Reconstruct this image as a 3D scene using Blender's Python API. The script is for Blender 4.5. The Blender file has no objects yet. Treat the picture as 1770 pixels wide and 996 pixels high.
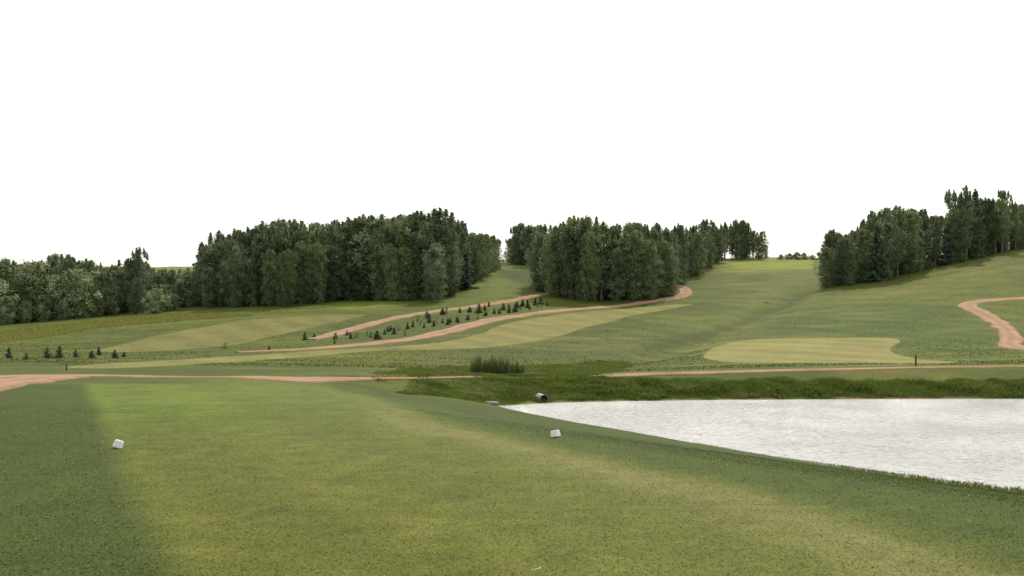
import bpy, bmesh, math, random
import numpy as np
from mathutils import Vector, Matrix
from mathutils.geometry import delaunay_2d_cdt
random.seed(7); rng = np.random.default_rng(11)
C = bpy.context.scene.collection
F, CX, HY, EYE = 1533., 885., 560., 1.7
GAIN = 1.5

def lin(c):
    c = np.asarray(c, float)/255.
    return np.where(c <= .04045, c/12.92, ((c+.055)/1.055)**2.4)
def A(r, g, b): return lin((r, g, b))/GAIN
def ss(a, b, x):
    t = np.clip((x-a)/(b-a), 0, 1); return t*t*(3-2*t)
def wx(px, Y): return (px-CX)/F*Y
def wz(py, Y): return EYE-(py-HY)/F*Y

# ---------------------------------------------------------------- noise
def vnoise(x, y, seed=0):
    x = np.asarray(x, float); y = np.asarray(y, float)
    xi = np.floor(x); yi = np.floor(y); fx = x-xi; fy = y-yi
    fx = fx*fx*(3-2*fx); fy = fy*fy*(3-2*fy)
    def h(a, b): return np.mod(np.sin(a*127.1+b*311.7+seed*74.7)*43758.5453, 1.)
    return (h(xi, yi)*(1-fx)+h(xi+1, yi)*fx)*(1-fy)+(h(xi, yi+1)*(1-fx)+h(xi+1, yi+1)*fx)*fy
def fbm(x, y, seed=0, o=3):
    s = 0; a = 1; t = 0
    for i in range(o):
        s = s+a*vnoise(x*2**i, y*2**i, seed+i*3.3); t += a; a *= .5
    return s/t

# ---------------------------------------------------------------- polygons
def sdist(X, Y, poly):
    """signed distance, positive outside"""
    X = np.asarray(X, float); Y = np.asarray(Y, float)
    d = np.full(X.shape, 1e9); ins = np.zeros(X.shape, bool); n = len(poly)
    for i in range(n):
        ax, ay = poly[i]; bx, by = poly[(i+1) % n]
        ex, ey = bx-ax, by-ay; L = ex*ex+ey*ey+1e-12
        t = np.clip(((X-ax)*ex+(Y-ay)*ey)/L, 0, 1)
        d = np.minimum(d, (X-ax-t*ex)**2+(Y-ay-t*ey)**2)
        c = ((ay > Y) != (by > Y))
        xx = ax+(Y-ay)*(ex)/(ey if abs(ey) > 1e-9 else 1e-9)
        ins ^= c & (X < xx)
    d = np.sqrt(d)
    return np.where(ins, -d, d)
def catmull(P, closed=False, sub=8):
    P = [np.array(p, float) for p in P]; n = len(P); out = []
    m = n if closed else n-1
    for i in range(m):
        if closed: p0, p1, p2, p3 = P[i-1], P[i], P[(i+1) % n], P[(i+2) % n]
        else: p0, p1, p2, p3 = P[max(i-1, 0)], P[i], P[i+1], P[min(i+2, n-1)]
        for k in range(sub):
            t = k/sub
            out.append(.5*((2*p1)+(-p0+p2)*t+(2*p0-5*p1+4*p2-p3)*t*t+(-p0+3*p1-3*p2+p3)*t**3))
    if not closed: out.append(P[-1])
    return np.array(out)

# ---------------------------------------------------------------- terrain
NEAR = [(0, 0.), (25, 0.), (30, -.25), (37, -.45)]
COLS = {
 -500: [(45,632),(60,612),(80,592),(100,575),(125,562),(150,548),(200,515),(280,478),(380,458)],
 0:   [(45,636),(60,619),(80,602),(100,582),(120,564),(135,553),(170,530),(250,482),(350,458)],
 300: [(45,638),(60,621),(80,600),(100,573),(120,548),(135,535),(170,514),(250,478),(350,459)],
 500: [(45,640),(60,622),(80,599),(100,570),(120,544),(130,531),(140,522),(170,504),(250,476),(350,460)],
 700: [(45,644),(60,626),(75,607),(90,585),(105,561),(120,540),(135,523),(150,512),(170,499),(250,470),(350,456)],
 830: [(45,650),(53,647),(60,633),(75,610),(90,585),(105,561),(120,541),(135,521),(160,492),(190,468),(220,453),(300,449)],
 920: [(45,651),(53,648),(60,635),(75,611),(90,586),(105,562),(120,541),(135,520),(160,492),(190,468),(220,452),(300,448)],
 1000:[(45,649),(53,645),(60,636),(75,613),(90,590),(110,556),(130,527),(150,514),(180,488),(220,459),(300,449)],
 1170:[(45,645),(60,632),(75,612),(90,590),(110,560),(130,530),(150,505),(180,478),(220,454),(300,447)],
 1330:[(45,641),(60,625),(80,596),(100,569),(120,540),(140,515),(160,491),(190,464),(230,446),(300,446)],
 1420:[(45,639),(60,625),(80,592),(100,563),(120,533),(140,507),(160,486),(190,463),(230,447),(300,446)],
 1550:[(45,637),(60,624),(80,590),(100,555),(120,521),(140,491),(152,478),(170,470),(230,456)],
 1650:[(45,636),(60,623),(80,592),(100,550),(120,510),(140,472),(152,455),(170,447),(230,440)],
 1770:[(45,635),(60,622),(80,596),(100,547),(120,500),(140,452),(150,432),(170,420),(230,420)],
 2250:[(45,631),(60,612),(80,575),(100,520),(120,468),(140,425),(170,395),(230,390)],
}
cpx = np.array(sorted(COLS)); YG = np.geomspace(3, 900, 600); PG = np.arange(-1200, 3001, 20.)
T0 = []
for c in cpx:
    ys = [n[0] for n in NEAR]+[n[0] for n in COLS[c]]
    zs = [n[1] for n in NEAR]+[wz(n[1], n[0]) for n in COLS[c]]
    T0.append(np.interp(YG, ys, zs))
T0 = np.array(T0)
T = np.array([np.interp(PG, cpx, T0[:, j]) for j in range(len(YG))]).T     # [px, Y]
def gsm(Ar, s, ax):
    k = np.arange(-int(3*s), int(3*s)+1); w = np.exp(-k*k/(2*s*s)); w /= w.sum()
    pad = [(0, 0), (0, 0)]; pad[ax] = (len(k)//2, len(k)//2)
    P = np.pad(Ar, pad, mode='edge')
    return np.apply_along_axis(lambda v: np.convolve(v, w, 'valid'), ax, P)
T = gsm(T, 4.5, 1); T = gsm(T, 2.5, 0)
lY0, dlY = math.log(3), (math.log(900)-math.log(3))/599

POND = [(-.5,37.6),(1.6,39.1),(5.2,40.0),(10,40.7),(17,41.1),(24,41.3),(34,41.0),(44,39),(50,30),(46,18),(34,11),(22,9.5),(15,12.8),
        (10.5,18.2),(8.41,20.96),(6.9,23.4),(5.35,26.05),(3.9,28.8),(2.36,31.4),(1.1,33.9),(.1,36.0)]
PL = -1.8
PUD = [(wx(808,50.5),50.6),(wx(830,52),52.6),(wx(880,52),52.8),(wx(905,51),51.2),(wx(890,49.5),49.6),(wx(835,49.3),49.5)]
PUL = -1.30
def height(X, Y):
    X = np.asarray(X, float); Y = np.asarray(Y, float)
    Yc = np.clip(Y, 3, 899); px = np.clip(CX+F*X/Yc, -1199, 2999)
    a = (px+1200)/20; b = (np.log(Yc)-lY0)/dlY
    i = np.clip(a.astype(int), 0, len(PG)-2); j = np.clip(b.astype(int), 0, 598); a = a-i; b = b-j
    z = (T[i,j]*(1-a)+T[i+1,j]*a)*(1-b)+(T[i,j+1]*(1-a)+T[i+1,j+1]*a)*b
    amp = .7*ss(48, 100, Y)*(1+.5*ss(120, 220, Y))
    z = z+amp*(fbm(X/16, Y/16, 2, 3)-.5)
    # drainage fold running down the right slope
    fx = np.interp(Y, [55, 75, 100, 130, 160], [wx(1000,55), wx(1130,75), wx(1250,100), wx(1350,130), wx(1410,160)])
    z = z-.6*np.exp(-((X-fx)/2.6)**2)*ss(58, 75, Y)*(1-ss(140, 165, Y))
    z = z+.03*(fbm(X/2.2, Y/2.2, 5, 2)-.5)*(1-ss(40, 70, Y))
    d = sdist(X, Y, POND)
    W = 4+6.8*(1-ss(33, 42, Y))
    t = np.clip(d/W, 0, 1); s = 1-(1-t)**1.07
    z = np.where(d > 0, PL+(z-PL)*s, PL-.35*np.minimum(-d, 2))
    d2 = sdist(X, Y, PUD); t2 = np.clip(d2/1.6, 0, 1)
    z = np.where(d2 > 0, np.minimum(z, PUL+.05)*(1-t2)+z*t2, PUL-.3*np.minimum(-d2+.1, 1))
    return z
YS = np.geomspace(4, 600, 2600)
def hit(px, py, off=0):
    z = height(wx(px, YS), YS); r = wz(py, YS)
    k = np.where(z >= r)[0]
    Y = YS[k[0]] if len(k) else 215.
    return (wx(px, Y), Y)
def wpoly(pts, closed=True, sub=6):
    return catmull([hit(*p) for p in pts], closed, sub)

# ---------------------------------------------------------------- mesh helpers
def mesh_np(name, V, Fc, col=None, smooth=False):
    V = np.ascontiguousarray(V, np.float32); Fc = np.ascontiguousarray(Fc, np.int32)
    me = bpy.data.meshes.new(name); me.vertices.add(len(V)); me.vertices.foreach_set('co', V.ravel())
    n, k = Fc.shape; me.loops.add(n*k); me.loops.foreach_set('vertex_index', Fc.ravel())
    me.polygons.add(n); me.polygons.foreach_set('loop_start', np.arange(0, n*k, k, dtype=np.int32))
    me.update(calc_edges=True)
    if smooth: me.polygons.foreach_set('use_smooth', np.ones(n, bool))
    if col is not None:
        rgba = np.ones((len(V), 4), np.float32); rgba[:, :3] = col
        at = me.attributes.new('Col', 'FLOAT_COLOR', 'POINT'); at.data.foreach_set('color', rgba.ravel())
    me.validate(); return me
def link(name, me, mat=None, parent=None):
    o = bpy.data.objects.new(name, me); C.objects.link(o)
    if mat is not None: me.materials.clear(); me.materials.append(mat)
    if parent: o.parent = parent
    return o
def tag(o, label, cat, group=None, kind=None):
    o['label'] = label; o['category'] = cat
    if group: o['group'] = group
    if kind: o['kind'] = kind
    return o
def empty(name, loc):
    o = bpy.data.objects.new(name, None); C.objects.link(o); o.location = loc; o.empty_display_size = .2; return o
def bm_obj(name, bm, mat, parent=None, smooth=False):
    me = bpy.data.meshes.new(name); bm.to_mesh(me); bm.free()
    if smooth:
        for p in me.polygons: p.use_smooth = True
    return link(name, me, mat, parent)

# ---------------------------------------------------------------- materials
def newmat(name):
    m = bpy.data.materials.new(name); m.use_nodes = True; nt = m.node_tree
    b = nt.nodes['Principled BSDF']; return m, nt, b
def nd(nt, t, **k):
    n = nt.nodes.new(t)
    for a, v in k.items(): setattr(n, a, v)
    return n
def noise_mul(nt, src, co, scale, lo, hi, detail=3, rough=.6, fmin=.3, fmax=.7):
    n = nd(nt, 'ShaderNodeTexNoise'); n.inputs['Scale'].default_value = scale; n.inputs['Detail'].default_value = detail
    n.inputs['Roughness'].default_value = rough
    nt.links.new(co, n.inputs['Vector'])
    r = nd(nt, 'ShaderNodeMapRange'); r.inputs[1].default_value = fmin; r.inputs[2].default_value = fmax
    r.inputs[3].default_value = lo; r.inputs[4].default_value = hi
    nt.links.new(n.outputs['Fac'], r.inputs[0])
    v = nd(nt, 'ShaderNodeVectorMath', operation='SCALE')
    nt.links.new(src, v.inputs[0]); nt.links.new(r.outputs[0], v.inputs['Scale'])
    return v.outputs[0], n
def grass_mat(name, fine=70.):
    m, nt, b = newmat(name)
    tc = nd(nt, 'ShaderNodeTexCoord'); co = tc.outputs['Object']
    a = nd(nt, 'ShaderNodeAttribute', attribute_name='Col'); src = a.outputs['Color']
    src, _ = noise_mul(nt, src, co, .12, .92, 1.08)
    src, _ = noise_mul(nt, src, co, .9, .85, 1.15, 5, .7)
    src, _ = noise_mul(nt, src, co, 3.2, .8, 1.2, 5, .8)
    src, _ = noise_mul(nt, src, co, 27., .76, 1.26, 3, .7)
    src, n3 = noise_mul(nt, src, co, fine, .68, 1.34, 3, .7)
    mp = nd(nt, 'ShaderNodeMapping'); mp.inputs['Rotation'].default_value = (0, 0, math.radians(63)); mp.inputs['Scale'].default_value = (.35, 5., 1.)
    nt.links.new(co, mp.inputs['Vector'])
    src, _ = noise_mul(nt, src, mp.outputs[0], 1.0, .92, 1.08, 3, .6)
    n = nd(nt, 'ShaderNodeTexNoise'); n.inputs['Scale'].default_value = 55; n.inputs['Detail'].default_value = 3
    nt.links.new(co, n.inputs['Vector'])
    r = nd(nt, 'ShaderNodeMapRange'); r.inputs[1].default_value = .58; r.inputs[2].default_value = .72
    r.inputs[3].default_value = 0; r.inputs[4].default_value = .4
    nt.links.new(n.outputs['Fac'], r.inputs[0])
    mx = nd(nt, 'ShaderNodeMix', data_type='RGBA'); nt.links.new(r.outputs[0], mx.inputs[0])
    nt.links.new(src, mx.inputs[6]); mx.inputs[7].default_value = (*A(152, 154, 90), 1)
    nt.links.new(mx.outputs[2], b.inputs['Base Color'])
    b.inputs['Roughness'].default_value = .9; b.inputs['Specular IOR Level'].default_value = .12
    bu = nd(nt, 'ShaderNodeBump'); bu.inputs['Strength'].default_value = .4; bu.inputs['Distance'].default_value = .012
    nt.links.new(n3.outputs['Fac'], bu.inputs['Height']); nt.links.new(bu.outputs[0], b.inputs['Normal'])
    return m
def leaf_mat(name, trans=.18, var=.22):
    m, nt, b = newmat(name)
    a = nd(nt, 'ShaderNodeAttribute', attribute_name='Col')
    oi = nd(nt, 'ShaderNodeObjectInfo')
    r = nd(nt, 'ShaderNodeMapRange'); r.inputs[3].default_value = 1-var; r.inputs[4].default_value = 1+var
    nt.links.new(oi.outputs['Random'], r.inputs[0])
    v = nd(nt, 'ShaderNodeVectorMath', operation='SCALE')
    nt.links.new(a.outputs['Color'], v.inputs[0]); nt.links.new(r.outputs[0], v.inputs['Scale'])
    nt.links.new(v.outputs[0], b.inputs['Base Color'])
    b.inputs['Roughness'].default_value = .75; b.inputs['Specular IOR Level'].default_value = .15
    tr = nd(nt, 'ShaderNodeBsdfTranslucent'); nt.links.new(v.outputs[0], tr.inputs['Color'])
    mx = nd(nt, 'ShaderNodeMixShader'); mx.inputs[0].default_value = trans
    nt.links.new(b.outputs[0], mx.inputs[1]); nt.links.new(tr.outputs[0], mx.inputs[2])
    nt.links.new(mx.outputs[0], nt.nodes['Material Output'].inputs['Surface'])
    return m
def plain_mat(name, col, rough=.6, scale=20, lo=.75, hi=1.2, spec=.3, metal=0):
    m, nt, b = newmat(name)
    tc = nd(nt, 'ShaderNodeTexCoord')
    a = nd(nt, 'ShaderNodeRGB'); a.outputs[0].default_value = (*col, 1)
    s, n = noise_mul(nt, a.outputs[0], tc.outputs['Object'], scale, lo, hi)
    nt.links.new(s, b.inputs['Base Color']); b.inputs['Roughness'].default_value = rough
    b.inputs['Specular IOR Level'].default_value = spec; b.inputs['Metallic'].default_value = metal
    return m
def gravel_mat():
    m, nt, b = newmat('gravel')
    tc = nd(nt, 'ShaderNodeTexCoord'); co = tc.outputs['Object']
    at = nd(nt, 'ShaderNodeAttribute', attribute_name='Col'); src = at.outputs['Color']
    src, _ = noise_mul(nt, src, co, .5, .85, 1.12)
    src, n = noise_mul(nt, src, co, 12, .7, 1.25, 4, .7)
    nt.links.new(src, b.inputs['Base Color']); b.inputs['Roughness'].default_value = .95
    b.inputs['Specular IOR Level'].default_value = .1
    bu = nd(nt, 'ShaderNodeBump'); bu.inputs['Strength'].default_value = .5; bu.inputs['Distance'].default_value = .03
    nt.links.new(n.outputs['Fac'], bu.inputs['Height']); nt.links.new(bu.outputs[0], b.inputs['Normal'])
    return m
def water_mat():
    m, nt, b = newmat('pond_water')
    tc = nd(nt, 'ShaderNodeTexCoord'); co = tc.outputs['Object']
    mp = nd(nt, 'ShaderNodeMapping'); mp.inputs['Scale'].default_value = (.8, 1., 1.); mp.inputs['Rotation'].default_value = (0, 0, .25)
    nt.links.new(co, mp.inputs['Vector'])
    hs = []
    for sc, de in ((.35, 2), (4.2, 4), (14., 4)):
        n = nd(nt, 'ShaderNodeTexNoise'); n.inputs['Scale'].default_value = sc; n.inputs['Detail'].default_value = de
        n.inputs['Roughness'].default_value = .68
        nt.links.new(mp.outputs[0], n.inputs['Vector']); hs.append(n.outputs['Fac'])
    g = nd(nt, 'ShaderNodeMapRange'); g.inputs[1].default_value = .35; g.inputs[2].default_value = .65; g.inputs[3].default_value = .65; g.inputs[4].default_value = 1.0
    nt.links.new(hs[0], g.inputs[0])
    b1 = nd(nt, 'ShaderNodeBump'); b1.inputs['Distance'].default_value = .17
    b2 = nd(nt, 'ShaderNodeBump'); b2.inputs['Distance'].default_value = .08
    nt.links.new(g.outputs[0], b1.inputs['Strength']); nt.links.new(g.outputs[0], b2.inputs['Strength'])
    nt.links.new(hs[1], b1.inputs['Height']); nt.links.new(hs[2], b2.inputs['Height'])
    nt.links.new(b1.outputs[0], b2.inputs['Normal']); nt.links.new(b2.outputs[0], b.inputs['Normal'])
    # wind ripples: sky reflection painted into the base colour as paler and greyer flecks
    n = nd(nt, 'ShaderNodeTexNoise'); n.inputs['Scale'].default_value = 7.5; n.inputs['Detail'].default_value = 4; n.inputs['Roughness'].default_value = .75
    mp2 = nd(nt, 'ShaderNodeMapping'); mp2.inputs['Scale'].default_value = (.75, 1., 1.); nt.links.new(co, mp2.inputs['Vector']); nt.links.new(mp2.outputs[0], n.inputs['Vector'])
    r = nd(nt, 'ShaderNodeValToRGB'); r.color_ramp.elements[0].position = .38; r.color_ramp.elements[1].position = .52
    r.color_ramp.elements[0].color = (.52, .525, .53, 1); r.color_ramp.elements[1].color = (.76, .76, .75, 1)
    nt.links.new(n.outputs['Fac'], r.inputs[0]); nt.links.new(r.outputs[0], b.inputs['Base Color'])
    b.inputs['Roughness'].default_value = .1; b.inputs['IOR'].default_value = 1.7
    return m
M_ground = grass_mat('mown_grass')
M_gravel = gravel_mat(); M_water = water_mat()
M_leaf = leaf_mat('foliage', .4); M_blade = leaf_mat('grass_blades', .4, .0)
M_bark = plain_mat('bark', A(120, 111, 101), .9, 6, .6, 1.3, .1)
M_pale = plain_mat('pale_bark', A(136, 127, 115), .9, 6, .55, 1.2, .1)

# ---------------------------------------------------------------- ground
core = np.linspace(-.72, .72, 820); side = np.linspace(.73, 1.5, 60)
U = np.concatenate([-side[::-1], core, side]); R = np.geomspace(4, 900, 720)
UU, RR = np.meshgrid(U, R); GX = (UU*RR).ravel(); GY = (RR-8).ravel()
GZ = height(GX, GY)
def mow(X, Y, ang, w):
    ca, sa = math.cos(ang), math.sin(ang); u = (X*ca+Y*sa)/w+.25*(fbm(X/9, Y/9, 81, 2)-.5)
    return ss(-.25, .25, np.sin(u*math.pi))*2-1
WARM = np.array([1.10, 1.01, .82])
def colors(X, Y):
    n1 = fbm(X/14, Y/14, 21, 4); n2 = fbm(X/3, Y/3, 31, 3); n4 = fbm(X/1.2, Y/1.2, 33, 2); n5 = fbm(X/6, Y/2.2, 37, 4)
    def L(c, col, m): return c*(1-m[:, None])+np.asarray(col)[None, :]*m[:, None]
    c = np.tile(A(92, 106, 46), (len(X), 1))
    c = L(c, A(76, 92, 38), ss(.45, .7, n1)*.8)
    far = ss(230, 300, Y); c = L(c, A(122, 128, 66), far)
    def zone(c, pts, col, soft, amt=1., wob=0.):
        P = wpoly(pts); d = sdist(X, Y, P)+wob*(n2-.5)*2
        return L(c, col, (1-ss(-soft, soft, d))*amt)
    c = zone(c, [(-80,590),(0,572),(150,555),(330,541),(450,543),(340,555),(200,566),(100,580),(0,594)], A(112,116,60), 2.5, .85, 2)
    c = zone(c, [(0,620),(200,612),(420,607),(540,607),(400,618),(200,632),(0,640)], A(78,94,42), 2, .6, 1)
    c = zone(c, [(1400,530),(1530,525),(1650,530),(1700,560),(1735,600),(1700,618),(1560,600),(1400,575),(1300,560)], A(76,100,40), 1.6, .9, 1.5)
    c = zone(c, [(1255,470),(1270,450),(1340,446),(1415,448),(1420,462),(1340,467)], A(140,152,62), 6, .8, 3)
    c = zone(c, [(800,515),(870,458),(920,455),(935,495),(870,515)], A(98,122,50), 4, .8, 2)
    c = zone(c, [(1200,555),(1290,500),(1400,470),(1440,500),(1330,545),(1240,600),(1130,620)], A(102,116,52), 3, .6, 2)
    c = zone(c, [(1430,515),(1560,490),(1700,455),(1765,440),(1765,470),(1620,505)], A(108,116,58), 4, .7, 3)
    c = L(c, A(124, 124, 66), ss(.52, .75, n5)*.45)
    c = L(c, A(70, 84, 38), ss(.52, .75, fbm(X/5+50, Y/2, 47, 4))*.55)
    mw = ss(62, 75, Y)*(1-ss(120, 150, Y))*ss(-4, 8, X)
    c = c*(1+.07*mow(X, Y, .55, 2.6)*mw)[:, None]
    c = zone(c, [(1100,600),(1160,583),(1230,570),(1300,545),(1390,505),(1400,512),(1310,556),(1220,590),(1120,612)], A(64,76,36), 1.5, .8, 1.5)
    c = zone(c, [(620,640),(720,622),(850,632),(960,625),(1080,612),(1080,645),(900,655),(700,656)], A(82,94,43), 2.5, .6, 2.5)
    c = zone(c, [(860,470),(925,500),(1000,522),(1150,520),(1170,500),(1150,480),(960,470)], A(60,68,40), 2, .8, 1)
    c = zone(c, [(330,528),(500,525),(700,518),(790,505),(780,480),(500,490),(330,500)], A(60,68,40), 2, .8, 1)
    c = zone(c, [(575,525),(640,515),(690,518),(680,526),(600,535)], A(120,142,62), 1.5, .8, 1)
    c = c*WARM
    # near ground
    near = 1-ss(24.2, 27.5, Y+1.2*(n2-.5))
    dP = sdist(X, Y, POND)
    nearbank = (1-ss(33, 40, Y))*(1-ss(9, 14, dP))
    ll = math.hypot(8.7, 17.)
    s = (17*(X+11)+8.7*(Y-23))/ll           # + to the right of the left tee edge
    sw = s+.2*(n2-.5)
    t = np.tile(A(100, 116, 48), (len(X), 1))
    t = L(t, A(105, 112, 46), (1-ss(7, 16, Y))*.75)
    t = L(t, A(105, 130, 48), ss(12, 20, Y)*(1-ss(3, 7, s))*.9)
    t = L(t, A(116, 119, 56), ss(.5, .72, n2)*.2)
    t = L(t, A(90, 107, 44), ss(.5, .72, fbm(X/2.2+9, Y/2.2, 61, 3))*.25)
    t = L(t, A(128, 128, 66), ss(.5, .8, fbm(X/.35, Y/.35, 35, 3))*.4)
    t = L(t, A(78, 94, 39), ss(.5, .8, fbm(X/.35+30, Y/.35, 36, 3))*.35)
    t = t*(1+.045*mow(X, Y, math.atan2(8.7, 17.), 1.1))[:, None]
    xr = np.interp(Y, [-5, 0, 3, 6.5, 9, 15.3, 24, 40], [5.4, 4.6, 3.9, 3.2, 2.1, -1.45, -4.2, -9])
    r = (X-xr)*.8+.3*(n2-.5)
    t = L(t, A(108, 118, 58), ss(-3.2, -1.6, r)*.5)
    streak = np.exp(-((r+.3)/.4)**2)*(.35+1.1*fbm(s/.25, (X*.4-Y)/2, 71, 3))
    t = L(t, A(142, 140, 94), np.clip(streak*.6*(1-ss(15, 23, Y)), 0, .7))
    t = L(t, A(80, 97, 42), ss(-.1, .6, r))
    t = L(t, A(70, 87, 37), ss(.6, 2.2, r)*.9)
    t = L(t, A(74, 90, 39), (1-ss(-.22, .22, sw))*1.)
    t = L(t, A(98, 108, 56), (1-ss(-3.2, -2.4, sw))*.9)
    hx, hy = hit(440, 751)
    t = L(t, A(165, 160, 110), np.exp(-((X-hx)/.16)**2-((Y-hy)/.06)**2)*.5)
    t = t*np.array([1.03, .98, .92])
    m = np.maximum(near, nearbank)
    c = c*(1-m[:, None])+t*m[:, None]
    mud = (1-ss(.08, .2, dP+.2*(n4-.5)))*ss(35, 39, Y); c = L(c, A(150, 128, 98), mud)
    c = L(c, A(60, 58, 45), (1-ss(-.3, 0, dP)))
    mud = (1-ss(.1, .4, sdist(X, Y, PUD))); c = L(c, A(90, 90, 56), mud)
    return np.clip(c, .004, .8)
GC = colors(GX, GY)
nr, nu = UU.shape; idx = np.arange(nr*nu).reshape(nr, nu)
Fc = np.stack([idx[:-1,:-1], idx[:-1,1:], idx[1:,1:], idx[1:,:-1]], -1).reshape(-1, 4)
g = link('ground', mesh_np('ground', np.stack([GX, GY, GZ], -1), Fc, GC, True), M_ground)
tag(g, 'rolling green golf course land from the tee up to the far hills', 'ground', kind='structure')

# ---------------------------------------------------------------- water
def water(name, poly, lvl, off, label):
    P = np.array(poly); n = len(P); out = []
    a = np.sum(P[:, 0]*np.roll(P[:, 1], -1)-np.roll(P[:, 0], -1)*P[:, 1]); sg = 1 if a > 0 else -1
    for i in range(n):
        e = P[(i+1) % n]-P[i-1]; e /= np.linalg.norm(e); out.append(P[i]+off*sg*np.array([e[1], -e[0]]))
    bm = bmesh.new(); vs = [bm.verts.new((x, y, lvl)) for x, y in out]
    f = bm.faces.new(vs); f.normal_update()
    if f.normal.z < 0: f.normal_flip()
    bmesh.ops.triangulate(bm, faces=bm.faces[:])
    o = bm_obj(name, bm, M_water); tag(o, label, 'water', kind='structure')
water('pond_water', POND, PL+.012, .35, 'bright rippled pond reflecting the white sky on the right')
water('pool_water', PUD, PUL+.01, .05, 'small strip of bright water beside the reeds behind the road')

# ---------------------------------------------------------------- draped sheets
FAIR = []; PATHS = []
def drape(name, pts, col, label, cat, off=.05, sp=.8, wob=.5, ang=.5):
    P = wpoly(pts, True, 7)
    P = P+wob*(np.stack([vnoise(P[:,0]/3, P[:,1]/3, 3), vnoise(P[:,0]/3, P[:,1]/3, 8)], -1)-.5)
    keep = [P[0]]
    for p in P[1:]:
        if np.linalg.norm(p-keep[-1]) > .12: keep.append(p)
    P = np.array(keep); n = len(P); FAIR.append(P)
    xs = np.arange(P[:,0].min(), P[:,0].max(), sp); ys = np.arange(P[:,1].min(), P[:,1].max(), sp)
    gx, gy = np.meshgrid(xs, ys); gx = gx.ravel(); gy = gy.ravel(); d = sdist(gx, gy, P); k = d < -.3
    pts2 = [Vector(p) for p in P]+[Vector((a, b)) for a, b in zip(gx[k], gy[k])]
    v, e, f, *_ = delaunay_2d_cdt(pts2, [(i, (i+1) % n) for i in range(n)], [], 1, 1e-5)
    V = np.array([[q.x, q.y] for q in v]); Z = height(V[:,0], V[:,1])
    inn = -sdist(V[:,0], V[:,1], P)
    Z = Z+np.where(inn < .15, .0, off)
    n2 = fbm(V[:,0]/4, V[:,1]/4, 17, 3)
    cc = np.asarray(col)[None, :]*WARM**.6*(1+.35*(n2-.5)+.07*mow(V[:,0], V[:,1], ang, 2.4))[:, None]
    Fs = np.array([list(q) for q in f if len(q) == 3])
    a = V[Fs]; cr = (a[:,1,0]-a[:,0,0])*(a[:,2,1]-a[:,0,1])-(a[:,1,1]-a[:,0,1])*(a[:,2,0]-a[:,0,0])
    Fs[cr < 0] = Fs[cr < 0][:, ::-1]
    o = link(name, mesh_np(name, np.column_stack([V, Z]), Fs, cc, True), M_ground)
    tag(o, label, cat, kind='structure')
drape('fairway', [(112,634),(200,628),(330,621),(470,612),(580,605),(680,599),(760,592),(830,578),(885,558),(960,545),(1060,535),(1150,528),(1195,526),
   (1150,536),(1090,546),(1030,562),(980,577),(920,591),(850,600),(770,604),(660,606),(560,614),(430,624),(300,632),(190,637)],
   A(132,131,78), 'pale mown fairway strip curving below the lower hillside path', 'fairway')
drape('fairway', [(168,607),(215,594),(290,577),(370,562),(450,551),(540,546),(630,544),(600,553),(540,566),(480,580),(430,592),(350,601),(250,608)],
   A(120,121,70), 'pale mown fairway in front of the left wood', 'fairway')
drape('putting_green', [(1217,616),(1232,603),(1265,592),(1310,587),(1400,585),(1480,584),(1545,585),(1556,591),(1540,600),(1546,611),(1590,621),(1655,626),
   (1600,629),(1480,628),(1380,628),(1280,627),(1235,623)],
   A(142,141,84), 'pale mown tee pad behind the pond road on the right', 'green', wob=.2)

# ---------------------------------------------------------------- gravel paths
def ribbon(name, pts, W, label, off=.05, taper=None, rag=.4, ptaper=None):
    P = catmull([np.array(hit(*p)) for p in pts], False, 14)
    d = np.concatenate([[0], np.cumsum(np.linalg.norm(np.diff(P, axis=0), axis=1))])
    s = np.arange(0, d[-1], .4); Q = np.stack([np.interp(s, d, P[:,0]), np.interp(s, d, P[:,1])], -1)
    k = np.ones(7)/7
    for ax in (0, 1):
        Q[:, ax] = np.convolve(np.pad(Q[:, ax], 3, mode='edge'), k, 'valid')
    PATHS.append((Q[::3], W/2))
    Tn = np.gradient(Q, axis=0); Tn /= np.linalg.norm(Tn, axis=1)[:, None]+1e-9; Nn = np.stack([-Tn[:,1], Tn[:,0]], -1)
    ac = np.linspace(-1, 1, 13); n = len(s)
    wl = W/2*(1+2*rag*(fbm(s/2.5, s*0+3, 4, 3)-.5)); wr = W/2*(1+2*rag*(fbm(s/2.5, s*0+9, 6, 3)-.5))
    if taper: tt = np.interp(s/d[-1], [t[0] for t in taper], [t[1] for t in taper]); wl *= tt; wr *= tt
    if ptaper: tt = np.interp(CX+F*Q[:,0]/Q[:,1], [t[0] for t in ptaper], [t[1] for t in ptaper]); wl *= tt; wr *= tt
    V = []; cols = []
    for i, a in enumerate(ac):
        w = np.where(a < 0, wl, wr)*a
        x = Q[:,0]+Nn[:,0]*w; y = Q[:,1]+Nn[:,1]*w
        z = height(x, y)+(off if abs(a) < .95 else -.03)
        V.append(np.stack([x, y, z], -1))
        tr = math.exp(-((abs(a)-.5)/.22)**2)
        nz = fbm(x/1.5, y/1.5, 12, 3)
        base = A(194,160,130)*np.ones((n, 1)); dark = A(158,124,96); edge = A(130,116,74)
        c = base*(1-.5*(1-tr))+dark*(.5*(1-tr))
        e = max(0, (abs(a)-.8)/.2)
        m = np.clip(e*.9+(nz-.62)*1.3, 0, 1)[:, None]; c = c*(1-m)+edge*m
        cols.append(c)
    V = np.stack(V, 1).reshape(-1, 3); cols = np.stack(cols, 1).reshape(-1, 3)
    ii = np.arange(n*13).reshape(n, 13)
    Fs = np.stack([ii[:-1,:-1], ii[1:,:-1], ii[1:,1:], ii[:-1,1:]], -1).reshape(-1, 4)[:, ::-1]
    o = link(name, mesh_np(name, V, Fs, cols, True), M_gravel); tag(o, label, 'path', kind='structure')
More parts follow.
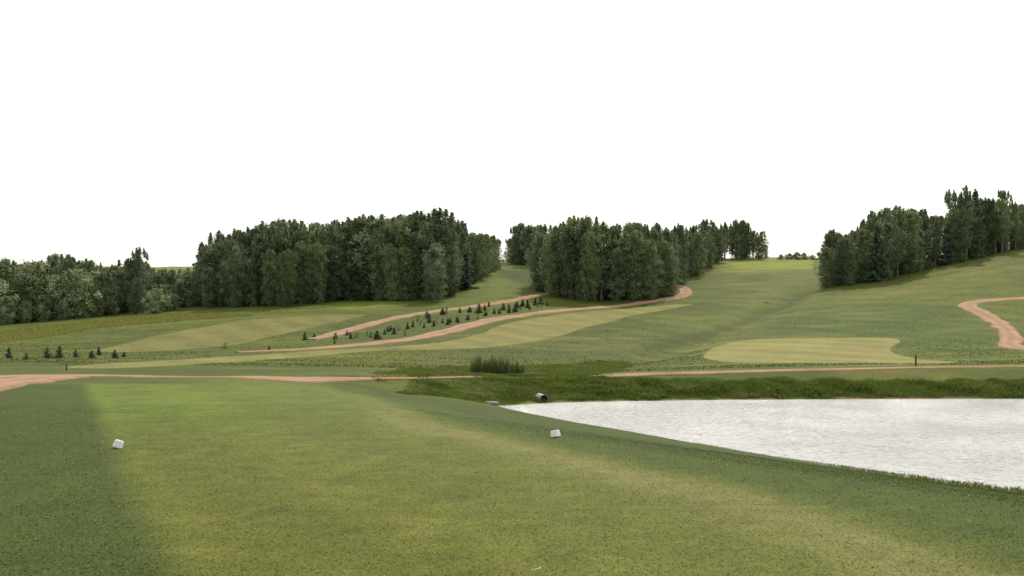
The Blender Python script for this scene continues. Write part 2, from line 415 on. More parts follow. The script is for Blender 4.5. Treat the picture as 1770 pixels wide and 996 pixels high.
ribbon('gravel_road', [(-260,662),(-120,659),(0,653),(70,650),(150,650.5),(300,653),(450,655),(600,656.5),(720,655),(830,653),(930,654),(1010,653),(1100,649),(1250,643.5),(1450,638.5),(1600,636),(1770,634),(1950,631)],
   1.7, 'pinkish gravel road running from the left edge along the dam behind the pond', ptaper=[(0,1.5),(120,1.15),(200,.8),(540,.65),(620,.25),(660,.12),(960,.12),(1060,.3),(1200,.5),(1770,.55)], rag=.3)
ribbon('gravel_path', [(130,652),(70,656),(0,665),(-80,676),(-200,696)], 2.1, 'gravel path forking off towards the left edge beside the tee', .07)
ribbon('gravel_path', [(1150,488),(1178,498),(1187,506),(1165,516),(1110,524),(1030,532),(930,541),(860,551),(810,563),(760,576),(700,588),(620,597),(540,603),(470,607),(395,610)],
   2.9, 'long gravel path climbing past the middle wood to a hairpin bend', .06, [(0,.7),(.6,1),(.85,.8),(1,.3)])
ribbon('gravel_path', [(945,508),(905,516),(860,524),(800,533),(740,541),(690,549),(640,561),(590,575),(535,588)],
   2.2, 'upper gravel path along the foot of the left wood', .06, [(0,.6),(.2,1),(.85,1),(1,.5)])
ribbon('gravel_path', [(1900,508),(1800,515),(1730,518),(1690,522),(1674,528),(1690,539),(1718,553),(1738,568),(1748,583),(1746,595),(1768,603),(1850,612)],
   2.2, 'winding gravel path on the slope at the right edge', .06)

# ---------------------------------------------------------------- blades (stuff)
def inpoly_samples(P, n, soft=0.):
    P = np.asarray(P); out = np.zeros((0, 2)); lo = P.min(0)-soft; hi = P.max(0)+soft
    while len(out) < n:
        q = lo+(hi-lo)*rng.random((n*2, 2)); d = sdist(q[:,0], q[:,1], P)
        q = q[d < soft*(fbm(q[:,0]/.7, q[:,1]/.7, 55, 2)*1.6-.8)*rng.random(len(q))]; out = np.concatenate([out, q])
    return out[:n]
def blades(name, XY, h, w, lean, cols, label, cat, sink=.01):
    n = len(XY); z = height(XY[:,0], XY[:,1])-sink
    a = rng.random(n)*2*math.pi; dx = np.cos(a)*w/2; dy = np.sin(a)*w/2
    b = rng.random(n)*2*math.pi; l = lean*h*rng.random(n)
    V = np.zeros((n, 4, 3))
    V[:,0] = np.stack([XY[:,0]-dx, XY[:,1]-dy, z], -1); V[:,1] = np.stack([XY[:,0]+dx, XY[:,1]+dy, z], -1)
    mx = XY[:,0]+np.cos(b)*l*.35; my = XY[:,1]+np.sin(b)*l*.35
    V[:,2] = np.stack([XY[:,0]+np.cos(b)*l, XY[:,1]+np.sin(b)*l, z+h*(1-.25*lean)], -1)
    V[:,3] = np.stack([mx-dx*.8, my-dy*.8, z+h*.55], -1)
    Fs = np.arange(n*4).reshape(n, 4)
    o = link(name, mesh_np(name, V.reshape(-1, 3), Fs, np.repeat(cols, 4, 0)), M_blade)
    tag(o, label, cat, kind='stuff'); return o
def mixcol(n, *cs):
    cs = np.array(cs); k = rng.integers(0, len(cs), n); f = rng.random((n, 1)); k2 = rng.integers(0, len(cs), n)
    return cs[k]*f+cs[k2]*(1-f)
def offpath(XY, extra):
    k = np.ones(len(XY), bool)
    for Q, hw in PATHS:
        for q in Q: k &= (XY[:,0]-q[0])**2+(XY[:,1]-q[1])**2 > (hw+extra)**2
    return k
BB = 1.75          # upright blades catch about half the sky
n = 260000
yy = 4.5+14*rng.random(n)**1.35; XY = np.stack([(rng.random(n)*2-1)*(.62*yy+.6), yy], -1)
XY = XY[sdist(XY[:,0], XY[:,1], POND) > .1]; n = len(XY)
gc = colors(XY[:,0], XY[:,1]); v = (.95+1.05*rng.random(n))[:, None]
bankside = (XY[:,0]-np.interp(XY[:,1], [0, 3, 6.5, 9, 15.3, 24], [4.6, 3.9, 3.2, 2.1, -1.45, -4.2])) > 0
straw = (rng.random(n) < np.where(bankside, .02, .08))[:, None]
bc = np.where(straw, A(182,178,124)[None, :]*1.5, gc*v)
blades('turf_grass', XY, .013+.016*rng.random(n), .004+.005*rng.random(n), 1.1, bc, 'short mown turf blades covering the tee in the foreground', 'grass')
n = 130000
yy = 50*(180/50)**rng.random(n); XY = np.stack([(rng.random(n)*2-1)*.64*yy, yy], -1)
k = fbm(XY[:,0]/7, XY[:,1]/3, 91, 3)+.15*rng.random(n) > .5
for P in FAIR: k &= sdist(XY[:,0], XY[:,1], P) > .25
XY = XY[k]; XY = XY[offpath(XY, .5)]
XY = XY[sdist(XY[:,0], XY[:,1], PUD) > .4]; n = len(XY)
gc = colors(XY[:,0], XY[:,1]); v = (.85+.9*rng.random(n))[:, None]; straw = (rng.random(n) < .07)[:, None]
blades('rough_grass', XY, .03+.09*rng.random(n)**2, .05+.05*rng.random(n), 1.0, np.where(straw, A(154,150,86)[None, :]*1.4, gc*v), 'rough unmown grass tufts scattered over the hill slopes', 'grass')
pe = []
for i in range(12, 17):
    p, q = np.array(POND[i-1]), np.array(POND[i])
    k = int(np.linalg.norm(q-p)*520); t = rng.random((k, 1)); pe.append(p+(q-p)*t+rng.normal(0, .12, (k, 2)))
pe = np.concatenate(pe); n = len(pe)
fall = np.clip((25-pe[:,1])/6.5, .25, 1)*(.6+.7*fbm(pe[:,0]/.5, pe[:,1]/.5, 9, 2))
blades('shore_grass', pe, (.05+.16*rng.random(n))*fall, .008+.007*rng.random(n), .6, mixcol(n, A(90,108,46), A(76,92,38), A(136,136,78))*1.45, 'tall grass fringe along the near edge of the pond', 'grass')
bank = [(wx(690,35.4),35.5),(wx(750,37),37.0),(-.9,37.75),(1.4,39.3),(5.2,40.2),(10,40.85),(17,41.3),(24,41.5),(36,41.2),(36,43.9),(26,43.5),(15,43.3),(7,43.5),(2,43.9),(-3,42.6),(-4.6,40)]
XY = inpoly_samples(bank, 100000, .9); XY = XY[sdist(XY[:,0], XY[:,1], POND) > .03]; n = len(XY)
cl = fbm(XY[:,0]/1.1, XY[:,1]/.8, 77, 4); hh = (.16+.3*ss(.3, .78, cl))*(.45+.75*rng.random(n))*(.35+.65*ss(-4, 5, XY[:,0]))
hh *= np.where(sdist(XY[:,0], XY[:,1], POND) < .8, .8, 1)*(1-.4*ss(42.4, 43.4, XY[:,1]))
tone = (.7+.5*fbm(XY[:,0]/.8, XY[:,1]/.8, 5, 2))[:, None]*BB
pat = (.6*ss(.5, .7, fbm(XY[:,0]/1.6, XY[:,1]/.7, 58, 3)))[:, None]
blades('bank_weeds', XY, hh*.85, .02+.02*rng.random(n), .65, (mixcol(n, A(88,106,46), A(76,94,40), A(100,114,52))*(1-pat)+mixcol(n, A(108,116,60), A(98,106,54), A(122,126,72))*pat)*tone, 'rough green weeds on the bank between the pond and the road', 'weeds')
rough = wpoly([(650,648),(700,638),(780,634),(830,631),(920,631),(1010,627),(1080,625),(1075,640),(1000,649),(900,651),(830,650),(720,653),(670,653)], True, 3)
XY = inpoly_samples(rough, 34000, 2.0); XY = XY[sdist(XY[:,0], XY[:,1], PUD) > .3]
cl = fbm(XY[:,0]/2, XY[:,1]/2, 7, 3); n = len(XY); tone = (.7+.55*fbm(XY[:,0], XY[:,1], 15, 2))[:, None]*BB
blades('rough_weeds', XY, (.06+.28*np.maximum(cl-.42, 0))*(.6+.7*rng.random(n)), .03+.03*rng.random(n), .9, mixcol(n, A(90,106,45), A(80,96,41), A(110,115,58))*tone, 'patchy rough weeds in the gully behind the road', 'weeds')
n = 1300
XY = np.stack([wx(rng.uniform(814, 906, n), 53), 52.7+1.1*rng.random(n)], -1)
env = np.interp(XY[:,0], [wx(814,53), wx(824,53), wx(860,53), wx(890,53), wx(906,53)], [.75, 1.0, .98, .88, .5])*(.7+.6*fbm(XY[:,0]/.15, XY[:,0]*0, 3, 2))
blades('reeds', XY, 1.02*env*(.5+.55*rng.random(n)), .018+.016*rng.random(n), .14, mixcol(n, A(76,96,52), A(62,80,44), A(104,112,64))*1.45, 'dark upright reed clump beside the small strip of water', 'reeds')
c0 = hit(925, 648); n = 1500; XY = np.array(c0)+rng.normal(0, 1, (n, 2))*[.5, .35]
blades('dry_grass', XY, .08+.2*np.exp(-((XY-np.array(c0))**2).sum(1)/.3)*rng.random(n), .04+.02*rng.random(n), 1.2, mixcol(n, A(160,148,104), A(128,120,72), A(110,112,60))*1.4, 'tan clump of dry grass right of the reeds', 'grass')
strip = wpoly([(-60,588),(0,574),(150,557),(330,543),(440,545),(330,554),(200,565),(100,580),(0,593)], True, 3)
XY = inpoly_samples(strip, 22000, 1.5); n = len(XY)
blades('tall_dry_grass', XY, .1+.28*rng.random(n), .07+.05*rng.random(n), .8, mixcol(n, A(120,124,64), A(102,112,54), A(134,132,80))*BB*1.08, 'tall yellowish grass strip in front of the left edge wood', 'grass')

# ---------------------------------------------------------------- trees
def tube(V, Fs, pts, rad, seg=6):
    pts = np.array(pts, float); b = len(V); n = len(pts)
    for i in range(n):
        t = pts[min(i+1, n-1)]-pts[max(i-1, 0)]; t /= np.linalg.norm(t)+1e-9
        u = np.cross(t, [.3, 1, .1]); u /= np.linalg.norm(u); w = np.cross(t, u)
        for k in range(seg):
            a = 2*math.pi*k/seg; V.append(pts[i]+(u*math.cos(a)+w*math.sin(a))*rad[i])
    for i in range(n-1):
        for k in range(seg):
            Fs.append((b+i*seg+k, b+i*seg+(k+1) % seg, b+(i+1)*seg+(k+1) % seg, b+(i+1)*seg+k))
def leaves(cent, crad, nper, size, cols, flat=0., elong=1.):
    cent = np.array(cent); N = len(cent)*nper
    c = np.repeat(cent, nper, 0); r = np.repeat(np.array(crad), nper)
    g = rng.normal(0, 1, (N, 3)); g /= np.linalg.norm(g, axis=1)[:, None]; g *= (rng.random(N)**.5)[:, None]
    g *= np.where(rng.random(N) < .25, 1.6, 1.)[:, None]
    p = c+g*r[:, None]*[1, 1, 1.1]
    u = rng.normal(0, 1, (N, 3)); u[:,2] *= (1-flat); u /= np.linalg.norm(u, axis=1)[:, None]
    w = np.cross(u, rng.normal(0, 1, (N, 3))); w /= np.linalg.norm(w, axis=1)[:, None]
    s = size*(.6+.8*rng.random(N))[:, None]
    V = np.stack([p-u*s*elong*.5, p-w*s*.36+u*s*.05, p+u*s*elong*.5, p+w*s*.36+u*s*.05], 1).reshape(-1, 3)
    cc = np.repeat(np.array(cols), nper, 0)*(.75+.5*rng.random(N))[:, None]
    return V, np.arange(N*4).reshape(N, 4), np.repeat(cc, 4, 0)
def broadleaf(H, Rm, t0, ncl, nper, size, tones, gap=.0, lean=0., peak=.45, rnd=2.2, cs=1., tips=9):
    V, Fs = [], []
    tk = [np.array([lean*t*t+.12*math.sin(5*t+H), .1*math.cos(4*t+Rm), H*.93*t]) for t in np.linspace(0, 1, 9)]
    tube(V, Fs, tk, [.16*H/12*(1-.92*t)+.012 for t in np.linspace(0, 1, 9)], 7)
    cent, cr, cols = [], [], []
    ph = random.uniform(0, 6)
    for i in range(ncl):
        t = t0+(1-t0)*(i+.5*random.random())/ncl
        q = (t-t0)/(1-t0)
        prof = Rm*(math.sin(math.pi/2*q/peak)*.4+.6 if q < peak else (1-((q-peak)/(1-peak))**rnd)*.8+.2)
        a = i*2.399+random.uniform(-.5, .5); prof *= .8+.3*math.sin(2*a+ph+4*q)
        r = prof*random.uniform(.15, 1.0)**.75
        z = H*(t*.92); base = np.array([lean*t*t, 0, 0])
        p = base+np.array([math.cos(a)*r, math.sin(a)*r, z+random.uniform(-.5, .5)*H/12])
        if random.random() < gap: continue
        cent.append(p); cr.append(random.uniform(.35, 1.0)*(.6+.4*min(1, prof/Rm))*cs)
        cols.append(np.array(random.choice(tones))*random.uniform(.74, 1.26))
        if i % 2 == 0:
            zb = max(H*.1, z-r*.8); tb = zb/(H*.93); pb = np.array([lean*tb*tb+.12*math.sin(5*tb+H), .1*math.cos(4*tb+Rm), zb])
            mid = (pb+p)/2+np.array([0, 0, -.1]); tube(V, Fs, [pb, mid, p], [.05*H/12*(1.2-t), .035*H/12*(1.2-t), .012], 4)
    for k in range(tips):                              # thin feathery shoots standing out of the top
        a = random.uniform(0, 6.28); rr = Rm*random.uniform(.05, .85); zt = H*(random.uniform(.9, 1.0) if k else 1.0)-rr*.4
        for j in range(4):
            cent.append(np.array([lean+math.cos(a)*rr, math.sin(a)*rr, zt-j*.32*H/12])); cr.append((.12+.09*j)*cs*H/12); cols.append(np.array(random.choice(tones)))
    LV, LF, LC = leaves(cent, cr, nper, size, cols)
    return mesh_np('trunk', np.array(V), np.array(Fs), None, True), mesh_np('crown', LV, LF, LC)
def spruce(H, Rm, t0, tiers, size, tones, per=9, nleaf=12, hang=.25):
    V, Fs = [], []
    tube(V, Fs, [(0, 0, 0), (.03*H/12, 0, H*.5), (0, 0, H)], [.15*H/12+.004, .09*H/12+.003, .01*H/12+.002], 7)
    cent, cr, cols = [], [], []
    for i in range(tiers):
        t = t0+(1-t0)*i/tiers; L = Rm*(1-(t-t0)/(1-t0))**.85+.04*Rm
        for k in range(per):
            if random.random() < .2: continue
            a = 2*math.pi*(k+random.random()*.7)/per+i*1.3; l = L*random.uniform(.55, 1.2)
            tn = np.array(random.choice(tones))*random.uniform(.7, 1.3)
            z = H*t
            m = max(2, int(l/(.28*H/10)))
            for j in range(m):
                f = (j+.7)/m; cent.append((math.cos(a)*l*f, math.sin(a)*l*f, z-hang*l*f+.12*l*f*f)); cr.append(.2*H/11*(1.15-.4*f)); cols.append(tn*(.85+.3*f))
            if H > 3 and k % 2 == 0: tube(V, Fs, [(0, 0, z), (math.cos(a)*l*.8, math.sin(a)*l*.8, z-hang*l*.75)], [.025, .008], 4)
    cent.append((0, 0, H)); cr.append(.12*H/11); cols.append(np.array(tones[0]))
    LV, LF, LC = leaves(cent, cr, nleaf, size, cols, .4, 1.5)
    return mesh_np('trunk', np.array(V), np.array(Fs), None, True), mesh_np('crown', LV, LF, LC)
DK = [A(134,152,116), A(142,160,118), A(124,142,108), A(150,166,124)]
MD = [A(146,164,114), A(154,170,122), A(136,154,106)]
PLc = [A(174,188,146), A(162,178,130), A(152,170,118), A(184,196,158)]
SP = [A(110,130,108), A(102,122,102), A(120,138,112)]
PROT = {}
def proto(kind, pairs, bark): PROT[kind] = [(a, b, bark, h) for (a, b), h in pairs]
proto('aspen', [(broadleaf(12, r, .02, 165, 52, .24, tn, .08, ln, pk, rn), 12) for r, tn, ln, pk, rn in
   ((2.4,DK,.3,.5,2.2),(2.8,MD,-.2,.52,2.4),(2.3,DK,-.3,.48,1.9),(3.0,DK,.1,.52,2.6),(2.6,MD,.2,.5,2.0),(2.5,DK,.5,.48,2.2),(2.5,MD,-.5,.55,2.6))], M_bark)
proto('open', [(broadleaf(12, r, t0, 84, 42, .25, tn, .18, ln, pk, 2.0, .8), 12) for r, t0, tn, ln, pk in
   ((2.2,.24,DK,.5,.5),(2.0,.18,DK,-.5,.5),(2.3,.3,MD,.2,.45))], M_pale)
proto('spruce', [(spruce(12, r, t0, 24, .38, SP, 9, 9), 12) for r, t0 in ((2.4,.04),(2.1,.06),(2.6,.05))], M_bark)
proto('willow', [(broadleaf(6, r, .0, 100, 50, .21, PLc, .08, ln, pk, 2.2, .7), 6) for r, ln, pk in ((2.3,.3,.45),(1.9,-.2,.4),(2.5,.1,.45))], M_bark)
proto('shrub', [(broadleaf(2.2, 1.3, .02, 40, 46, .17, MD, .05, 0, .35, 2, .5, 2), 2.2), (broadleaf(2.0, 1.5, .02, 40, 46, .17, DK, .05, .1, .3, 2, .5, 2), 2.0)], M_bark)
proto('sapling', [(spruce(1.0, r, .04, tr, .08, SP, 7, 6, hg), 1.0) for r, tr, hg in ((.28,10,.1),(.36,9,-.15),(.24,12,.15),(.32,8,.0))], M_bark)
proto('leafy_sapling', [(broadleaf(1.0, r, .15, 26, 12, .07, MD, .15, .05, .5, 2, .12, 2), 1.0) for r in (.22, .3)], M_bark)
for k in PROT:
    for a, b, bk, h in PROT[k]:
        a.materials.append(bk); b.materials.append(M_leaf)
NM = {'aspen': ('leafy_tree', 'tree'), 'open': ('slender_tree', 'tree'), 'spruce': ('spruce_tree', 'tree'), 'willow': ('bushy_tree', 'tree'), 'shrub': ('shrub', 'shrub'),
      'sapling': ('young_spruce', 'sapling'), 'leafy_sapling': ('young_leafy_tree', 'sapling')}
def plant(kind, X, Y, h, label, group=None, wide=1., var=None):
    ps = PROT[kind]; a, b, bk, H = ps[random.randrange(len(ps)) if var is None else var % len(ps)]
    r = empty(NM[kind][0], (X, Y, float(height(np.array([X]), np.array([Y]))[0])-.03)); s = h/H
    r.scale = (s*wide, s*wide, s); r.rotation_euler = (random.uniform(-.03, .03), random.uniform(-.03, .03), random.uniform(0, 6.28))
    tag(r, label, NM[kind][1], group)
    for nm, me in (('trunk', a), ('crown', b)):
        o = bpy.data.objects.new(nm, me); C.objects.link(o); o.parent = r
    return r
def plant_px(kind, px, py, hpx, label, group=None, wide=1., var=None):
    X, Y = hit(px, py); return plant(kind, X, Y, hpx/F*Y, label, group, wide, var)
KW = {'aspen': 'leafy dark green tree', 'open': 'slender open tree', 'spruce': 'pointed dark spruce', 'willow': 'pale bushy tree'}
def wood(base, sky, span, step, rows, kinds, where, dY=3.6, front=.72, hmin=4, hmax=17, wide=1., jit=9):
    bx, by = zip(*base); sx, sy = zip(*sky); p0, p1 = span
    for r in range(rows):
        px = p0+random.uniform(0, step*.6)
        while px < p1:
            X0, Y0 = hit(px, float(np.interp(px, bx, by)))
            Y = Y0+r*dY+random.uniform(-1, 2.2); X = wx(px, Y)
            z = float(height(np.array([X]), np.array([Y]))[0])
            top = float(np.interp(px, sx, sy))+random.uniform(-jit, jit)
            h = wz(top, Y)-z
            if r == 0: h *= random.uniform(front-.15, front+.15)
            elif r == 1: h *= random.uniform(.85, 1.0)
            h = max(hmin, min(hmax, h))
            k = random.choice(kinds)
            third = ['left end', 'middle', 'right end'][min(2, int(3*(px-p0)/(p1-p0+.01)))]
            row = ['front row', 'second row', 'rear row', 'rear row'][r]
            lb = f'{KW[k]}, {row}, {third} of the {where}'
            plant(k, X, Y, h, lb, f'{KW[k]}s, {row}, {third} of the {where}', wide*random.uniform(.9, 1.25)*min(1.25, max(1., 9/h)))
            px += step*random.uniform(.7, 1.3)
wood([(330,531),(400,531),(500,529),(600,520),(700,521),(770,516),(800,500),(830,482),(860,466)],
     [(325,455),(345,428),(365,410),(400,399),(460,382),(540,384),(600,380),(660,374),(700,364),(740,362),(780,376),(815,390),(850,404)],
     (346,818), 26, 4, ['aspen']*11+['open','spruce'], 'big left wood')
for px, py, h in ((816,488,86),(828,484,84),(840,476,76),(850,470,66),(858,466,54),(836,478,60)):
    plant_px('aspen', px, py, h, 'lighter green tree at the right tip of the big left wood', 'lighter trees at the right tip of the big left wood', 1.1, 1)
plant_px('aspen', 750, 522, 98, 'broad round tree standing out in front of the big left wood', None, 1.3, 3)
wood([(-120,566),(0,560),(100,552),(200,544),(262,540)], [(-120,446),(0,452),(30,445),(60,452),(100,442),(130,448),(150,444),(180,462),(215,452),(240,440),(258,468)],
     (-80,258), 24, 3, ['willow','aspen','aspen'], 'wood at the left edge', 5, .7, 3, 14, 1.05, 12)
plant_px('aspen', 241, 538, 112, 'tallest pointed tree at the right end of the left edge wood', None, .8, 2)
plant_px('aspen', 225, 540, 96, 'second tallest tree just left of the pointed one in the left edge wood', None, .85, 0)
for px, h in ((12,52),(44,40),(75,48),(108,55),(140,42),(168,50),(196,46)):
    plant_px('willow', px, 562-px*.09, h, 'low pale willow bush along the foot of the left edge wood', 'willow bushes at the foot of the left edge wood', 1.25)
wood([(262,536),(330,532)], [(258,472),(280,468),(300,472),(330,464)], (266,334), 20, 3, ['aspen','willow'], 'low trees between the woods', 5, .6, 2.5, 9, 1.1)
for px, py, h in ((285,538,40),(300,536,30),(270,541,45)):
    plant_px('willow', px, py, h, 'pale grey green bush at the foot of the left woods', 'pale bushes between the left woods', 1.2)
wood([(905,486),(925,499),(950,512),(1000,522),(1060,521),(1100,519),(1150,514),(1165,502)],
     [(905,400),(920,400),(945,392),(965,378),(1000,372),(1030,374),(1055,394),(1080,390),(1100,378),(1130,392),(1165,398)],
     (926,1164), 25, 4, ['aspen']*9+['open','spruce'], 'middle wood above the hairpin', 3.6, .8)
wood([(1165,494),(1200,478),(1240,456)], [(1150,398),(1180,392),(1200,394),(1230,380),(1245,394)], (1164,1248), 14, 3, ['aspen','aspen','open'], 'right flank of the middle wood', 4, .85, 4, 14, 1.0)
wood([(880,456),(925,462)], [(878,415),(895,388),(912,386),(925,392)], (882,932), 10, 2, ['aspen','open'], 'small clump above the grassy gap', 6, .88, 3, 12, 1.0)
wood([(1240,450),(1330,449)], [(1240,394),(1262,385),(1282,378),(1300,392),(1316,401),(1328,425)], (1240,1328), 10, 2, ['aspen','open'], 'skyline clump', 6, .92, 3, 11, .95)
for px, h in ((1350,9),(1364,11),(1378,13),(1390,12),(1404,8)):
    plant_px('shrub', px, 449, h, 'low round shrub on the skyline between the middle and right woods', 'low shrubs on the skyline', 1.4)
wood([(1420,499),(1480,491),(1530,483),(1600,466),(1720,440)], [(1410,412),(1425,400),(1440,393),(1470,398),(1500,372),(1525,360),(1555,354),(1600,364),(1640,370),(1720,374)],
     (1424,1720), 21, 3, ['aspen']*6+['open','open','spruce'], 'right wood on the ridge', 4, .82)
wood([(1640,458),(1700,445),(1770,428),(1840,415)], [(1630,374),(1665,345),(1700,352),(1725,345),(1750,358),(1770,350),(1800,350)], (1645,1840), 14, 3, ['open','open','aspen','aspen'], 'thin end of the ridge wood', 4, .78, 4, 14, .9, 14)
plant_px('open', 1652, 455, 130, 'tall thin tree two trees left of the tall dark ridge spruce', None, .85, 0)
plant_px('open', 1670, 452, 132, 'tallest thin tree on the ridge just left of the dark spruce', None, .8, 1)
plant_px('spruce', 1690, 446, 118, 'tall dark pointed spruce at the right wood on the ridge', None, .9, 0)
plant_px('open', 1732, 438, 112, 'thin bare stemmed tree right of the tall dark spruce', None, .85, 2)
plant_px('open', 1755, 432, 86, 'bare stemmed tree nearest the right edge of the ridge', None, .95, 0)
for i, (px, py, h) in enumerate(((15,619,20),(45,622,14),(82,619,20),(103,619,22),(131,618,16),(158,619,14),(171,614,15),(198,619,15),(214,617,10))):
    od = ['first', 'second', 'third', 'fourth', 'fifth', 'sixth', 'seventh', 'eighth', 'ninth'][i]
    plant_px('sapling', px, py, h, f'{od} young spruce from the left in the row above the left road', 'young spruces above the left road', 1.4 if i in (2, 3) else 1.2)
mid = [(527,588,14),(543,584,8),(580,586,11),(600,580,9),(618,584,10),(640,584,12),(652,587,16),(665,578,10),(681,578,13),(700,581,10),(388,604,14),(465,605,9),
       (722,556,12),(738,550,14),(742,558,16),(765,544,12),(772,543,12),(795,541,10),(812,540,10),(828,541,17),(838,537,10),(855,541,10),(870,536,13),(880,538,13),(893,533,12),
       (903,530,13),(912,532,14),(925,528,13),(935,526,14),(790,556,10),(755,560,10),(845,530,9)]
for i in range(34):                      # the row thickens towards the middle wood
    f = (i+random.random())/34; f = f**.85; mid.append((560+390*f, 590-62*f+random.uniform(-2, 8)*(1-.5*f), random.uniform(7, 13)))
for px, py, h in mid:
    st = 'lower left stretch' if px < 710 else 'upper stretch'
    if random.random() < .65:
        plant_px('sapling', px, py, h, f'small young spruce between the hillside gravel paths, {st}', f'young spruces between the hillside paths, {st}', random.uniform(1.1, 1.5))
    else:
        plant_px('leafy_sapling', px, py, h, f'small leafy sapling between the hillside gravel paths, {st}', f'leafy saplings between the hillside paths, {st}', 1.5)

# ---------------------------------------------------------------- small objects
def zat(X, Y): return float(height(np.array([X]), np.array([Y]))[0])
M_white = plain_mat('white_paint', (.8, .8, .8), .45, 30, .9, 1.03)
M_steel = plain_mat('galvanised_steel', (.28, .285, .29), .55, 8, .6, 1.2, .4, .2)
M_dark = plain_mat('dark_bore', (.012, .012, .012), .9, 5)
M_post = plain_mat('weathered_post', (.05, .04, .032), .85, 9)
M_conc = plain_mat('concrete', (.26, .25, .22), .9, 7)
M_spike = plain_mat('grey_metal', (.25, .25, .25), .5, 9)
M_wood = plain_mat('pale_wood', (.75, .70, .6), .6, 30)
def tee_marker(px, py, rot, label, mat, size=.115, tilt=.25):
    X, Y = hit(px, py); r = empty('tee_marker', (X, Y, zat(X, Y))); tag(r, label, 'tee marker')
    bm = bmesh.new(); bmesh.ops.create_cube(bm, size=1)
    for v in bm.verts:
        k = .84 if v.co.z > 0 else 1.
        v.co = Vector((v.co.x*size*1.1*k, v.co.y*size*k, v.co.z*size*.85))
    bmesh.ops.bevel(bm, geom=bm.edges[:], offset=size*.07, segments=2, affect='EDGES')
    bmesh.ops.rotate(bm, verts=bm.verts, matrix=Matrix.Rotation(tilt, 3, 'Y'))
    bmesh.ops.rotate(bm, verts=bm.verts, matrix=Matrix.Rotation(rot, 3, 'Z'))
    bmesh.ops.translate(bm, verts=bm.verts, vec=(0, 0, size*.5))
    bm_obj('marker_body', bm, mat, r)
    bm = bmesh.new(); bmesh.ops.create_cone(bm, cap_ends=True, segments=10, radius1=.005, radius2=.011, depth=.11)
    bmesh.ops.translate(bm, verts=bm.verts, vec=(0, 0, -.01))
    bm_obj('ground_spike', bm, M_spike, r)
tee_marker(205, 775, .5, 'white tilted block tee marker on the left side of the tee', M_white, .115, .36)
tee_marker(960, 756, -.6, 'white block tee marker on the right side near the pond', M_white, .115, -.2)
r = empty('culvert_pipe', (wx(939, 39.2), 39.2, -1.8)); tag(r, 'short corrugated culvert pipe with a dark mouth at the far pond corner', 'pipe')
ax = Vector((.42, -.90, -.06)).normalized(); q = ax.to_track_quat('Z', 'Y').to_matrix()
V, Fs = [], []
segs = 28; prof = []; CZ = Vector((0, 0, .17)); RR0 = .2
for i in range(21): prof.append((RR0+.008*math.cos(i*math.pi/2), -.45+.5*i/20))
prof += [(RR0+.014, .05), (RR0+.014, .075), (RR0-.006, .075), (RR0-.006, -.02)]
for rr, zz in prof:
    for k in range(segs):
        a = 2*math.pi*k/segs; V.append(tuple(q@Vector((rr*math.cos(a), rr*math.sin(a), zz))+CZ))
for i in range(len(prof)-1):
    for k in range(segs): Fs.append((i*segs+k, i*segs+(k+1) % segs, (i+1)*segs+(k+1) % segs, (i+1)*segs+k))
link('pipe_wall', mesh_np('pipe_wall', np.array(V), np.array(Fs), None, True), M_steel, r)
V, Fs = [], []
for rr, zz in ((RR0-.008, .068), (RR0-.008, -.44), (.01, -.44)):
    for k in range(segs):
        a = 2*math.pi*k/segs; V.append(tuple(q@Vector((rr*math.cos(a), rr*math.sin(a), zz))+CZ))
for i in range(2):
    for k in range(segs): Fs.append((i*segs+k, (i+1)*segs+k, (i+1)*segs+(k+1) % segs, i*segs+(k+1) % segs))
link('pipe_bore', mesh_np('pipe_bore', np.array(V), np.array(Fs), None, True), M_dark, r)
def rock(px, py, sx, sy, sz, label, mat=M_conc):
    X, Y = hit(px, py); bm = bmesh.new(); bmesh.ops.create_icosphere(bm, subdivisions=3, radius=1)
    for v in bm.verts:
        n = .8+.4*vnoise(v.co.x*1.7+px, v.co.y*1.7+v.co.z, 3); v.co = Vector((v.co.x*sx*n, v.co.y*sy*n, max(-.6, min(.7, v.co.z))*sz*n))
    o = bm_obj('stone', bm, mat); o.location = (X, Y, zat(X, Y)+sz*.3); tag(o, label, 'stone')
rock(852, 699, .3, .22, .11, 'flat grey stone at the pond corner left of the culvert pipe')
rock(1325, 524, .3, .25, .22, 'lone grey stone on the hillside below the right wood')
def post(px, py, h, w, label):
    X, Y = hit(px, py); r = empty('marker_post', (X, Y, zat(X, Y))); tag(r, label, 'post')
    bm = bmesh.new(); bmesh.ops.create_cube(bm, size=1)
    for v in bm.verts: v.co = Vector((v.co.x*w, v.co.y*w, (v.co.z+.5)*h*.86-(.1 if v.co.z < 0 else 0)))
    bmesh.ops.bevel(bm, geom=bm.edges[:], offset=w*.12, segments=2, affect='EDGES'); bm_obj('shaft', bm, M_post, r)
    bm = bmesh.new(); bmesh.ops.create_cone(bm, cap_ends=True, segments=4, radius1=w*.85, radius2=w*.2, depth=h*.16)
    bmesh.ops.rotate(bm, verts=bm.verts, matrix=Matrix.Rotation(math.pi/4, 3, 'Z')); bmesh.ops.translate(bm, verts=bm.verts, vec=(0, 0, h*.94)); bm_obj('cap', bm, M_post, r)
post(1583, 633, .62, .07, 'dark wooden post at the edge of the pale pad behind the pond road')
post(115, 641, .32, .05, 'short dark stake in the grass above the left road')
X, Y = hit(925, 990); r = empty('golf_tee', (X, Y, zat(X, Y)+.022)); tag(r, 'small pale golf tee lying on the turf at the bottom', 'golf tee')
bm = bmesh.new(); bmesh.ops.create_cone(bm, cap_ends=True, segments=12, radius1=.002, radius2=.0035, depth=.05)
bmesh.ops.rotate(bm, verts=bm.verts, matrix=Matrix.Rotation(1.35, 3, 'Y')); bm_obj('tee_shaft', bm, M_wood, r)
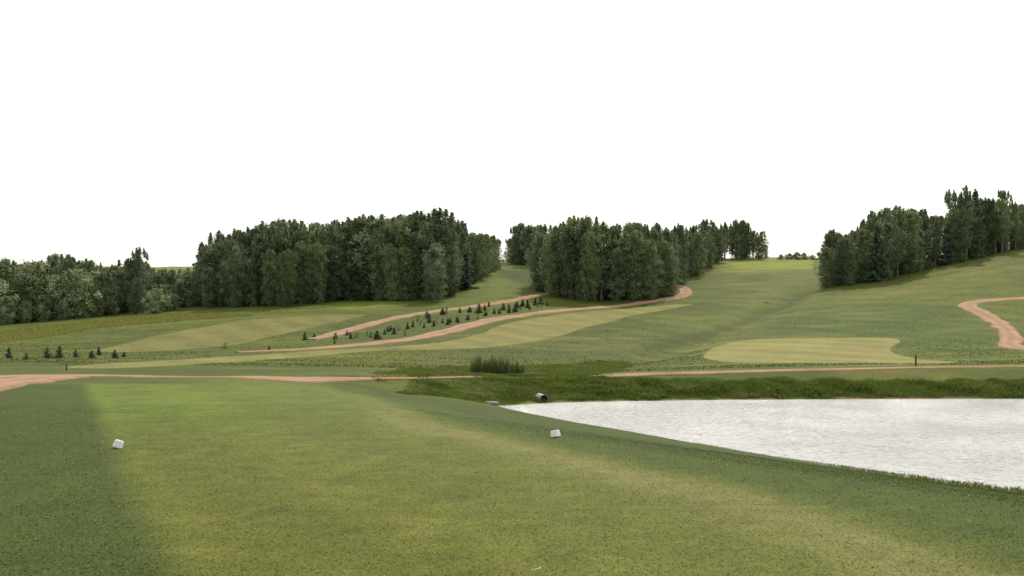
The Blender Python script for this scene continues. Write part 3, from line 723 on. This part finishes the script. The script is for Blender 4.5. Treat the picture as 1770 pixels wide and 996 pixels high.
bm = bmesh.new(); bmesh.ops.create_cone(bm, cap_ends=True, segments=14, radius1=.0035, radius2=.008, depth=.014)
bmesh.ops.translate(bm, verts=bm.verts, vec=(0, 0, .032)); bmesh.ops.rotate(bm, verts=bm.verts, matrix=Matrix.Rotation(1.35, 3, 'Y')); bm_obj('tee_cup', bm, M_wood, r)

# ---------------------------------------------------------------- camera, light, sky
cam = bpy.data.cameras.new('camera'); co = bpy.data.objects.new('camera', cam); C.objects.link(co)
co.location = (0, 0, EYE); co.rotation_euler = (math.pi/2, 0, 0)
cam.sensor_width = 36; cam.lens = 36*F/1770; cam.shift_y = (HY-498)/1770; cam.clip_end = 3000; cam.clip_start = .05
bpy.context.scene.camera = co
el, az = math.radians(48), math.radians(18)         # azimuth from +Y towards +X
sd = Vector((math.sin(az)*math.cos(el), math.cos(az)*math.cos(el), math.sin(el)))
sl = bpy.data.lights.new('sun', 'SUN'); sl.energy = 3.0; sl.angle = math.radians(1.5); sl.color = (1, .94, .82)
so = bpy.data.objects.new('sun', sl); C.objects.link(so); so.rotation_euler = (-sd).to_track_quat('-Z', 'Y').to_euler(); so.location = (20, 40, 60)
w = bpy.data.worlds.new('World'); bpy.context.scene.world = w; w.use_nodes = True; nt = w.node_tree
bg = nt.nodes['Background']; sk = nd(nt, 'ShaderNodeTexSky', sky_type='NISHITA'); sk.sun_disc = False
sk.sun_elevation = el; sk.sun_rotation = az; sk.dust_density = 4; sk.air_density = 1.0
nt.links.new(sk.outputs[0], bg.inputs['Color']); bg.inputs['Strength'].default_value = .05
b2 = nd(nt, 'ShaderNodeBackground'); b2.inputs['Color'].default_value = (1, .975, .92, 1); b2.inputs['Strength'].default_value = .9
ad = nd(nt, 'ShaderNodeAddShader'); nt.links.new(bg.outputs[0], ad.inputs[0]); nt.links.new(b2.outputs[0], ad.inputs[1])
nt.links.new(ad.outputs[0], nt.nodes['World Output'].inputs['Surface'])
vs = bpy.context.scene.view_settings; vs.view_transform = 'Standard'; vs.look = 'None'; vs.exposure = 0; vs.gamma = 1
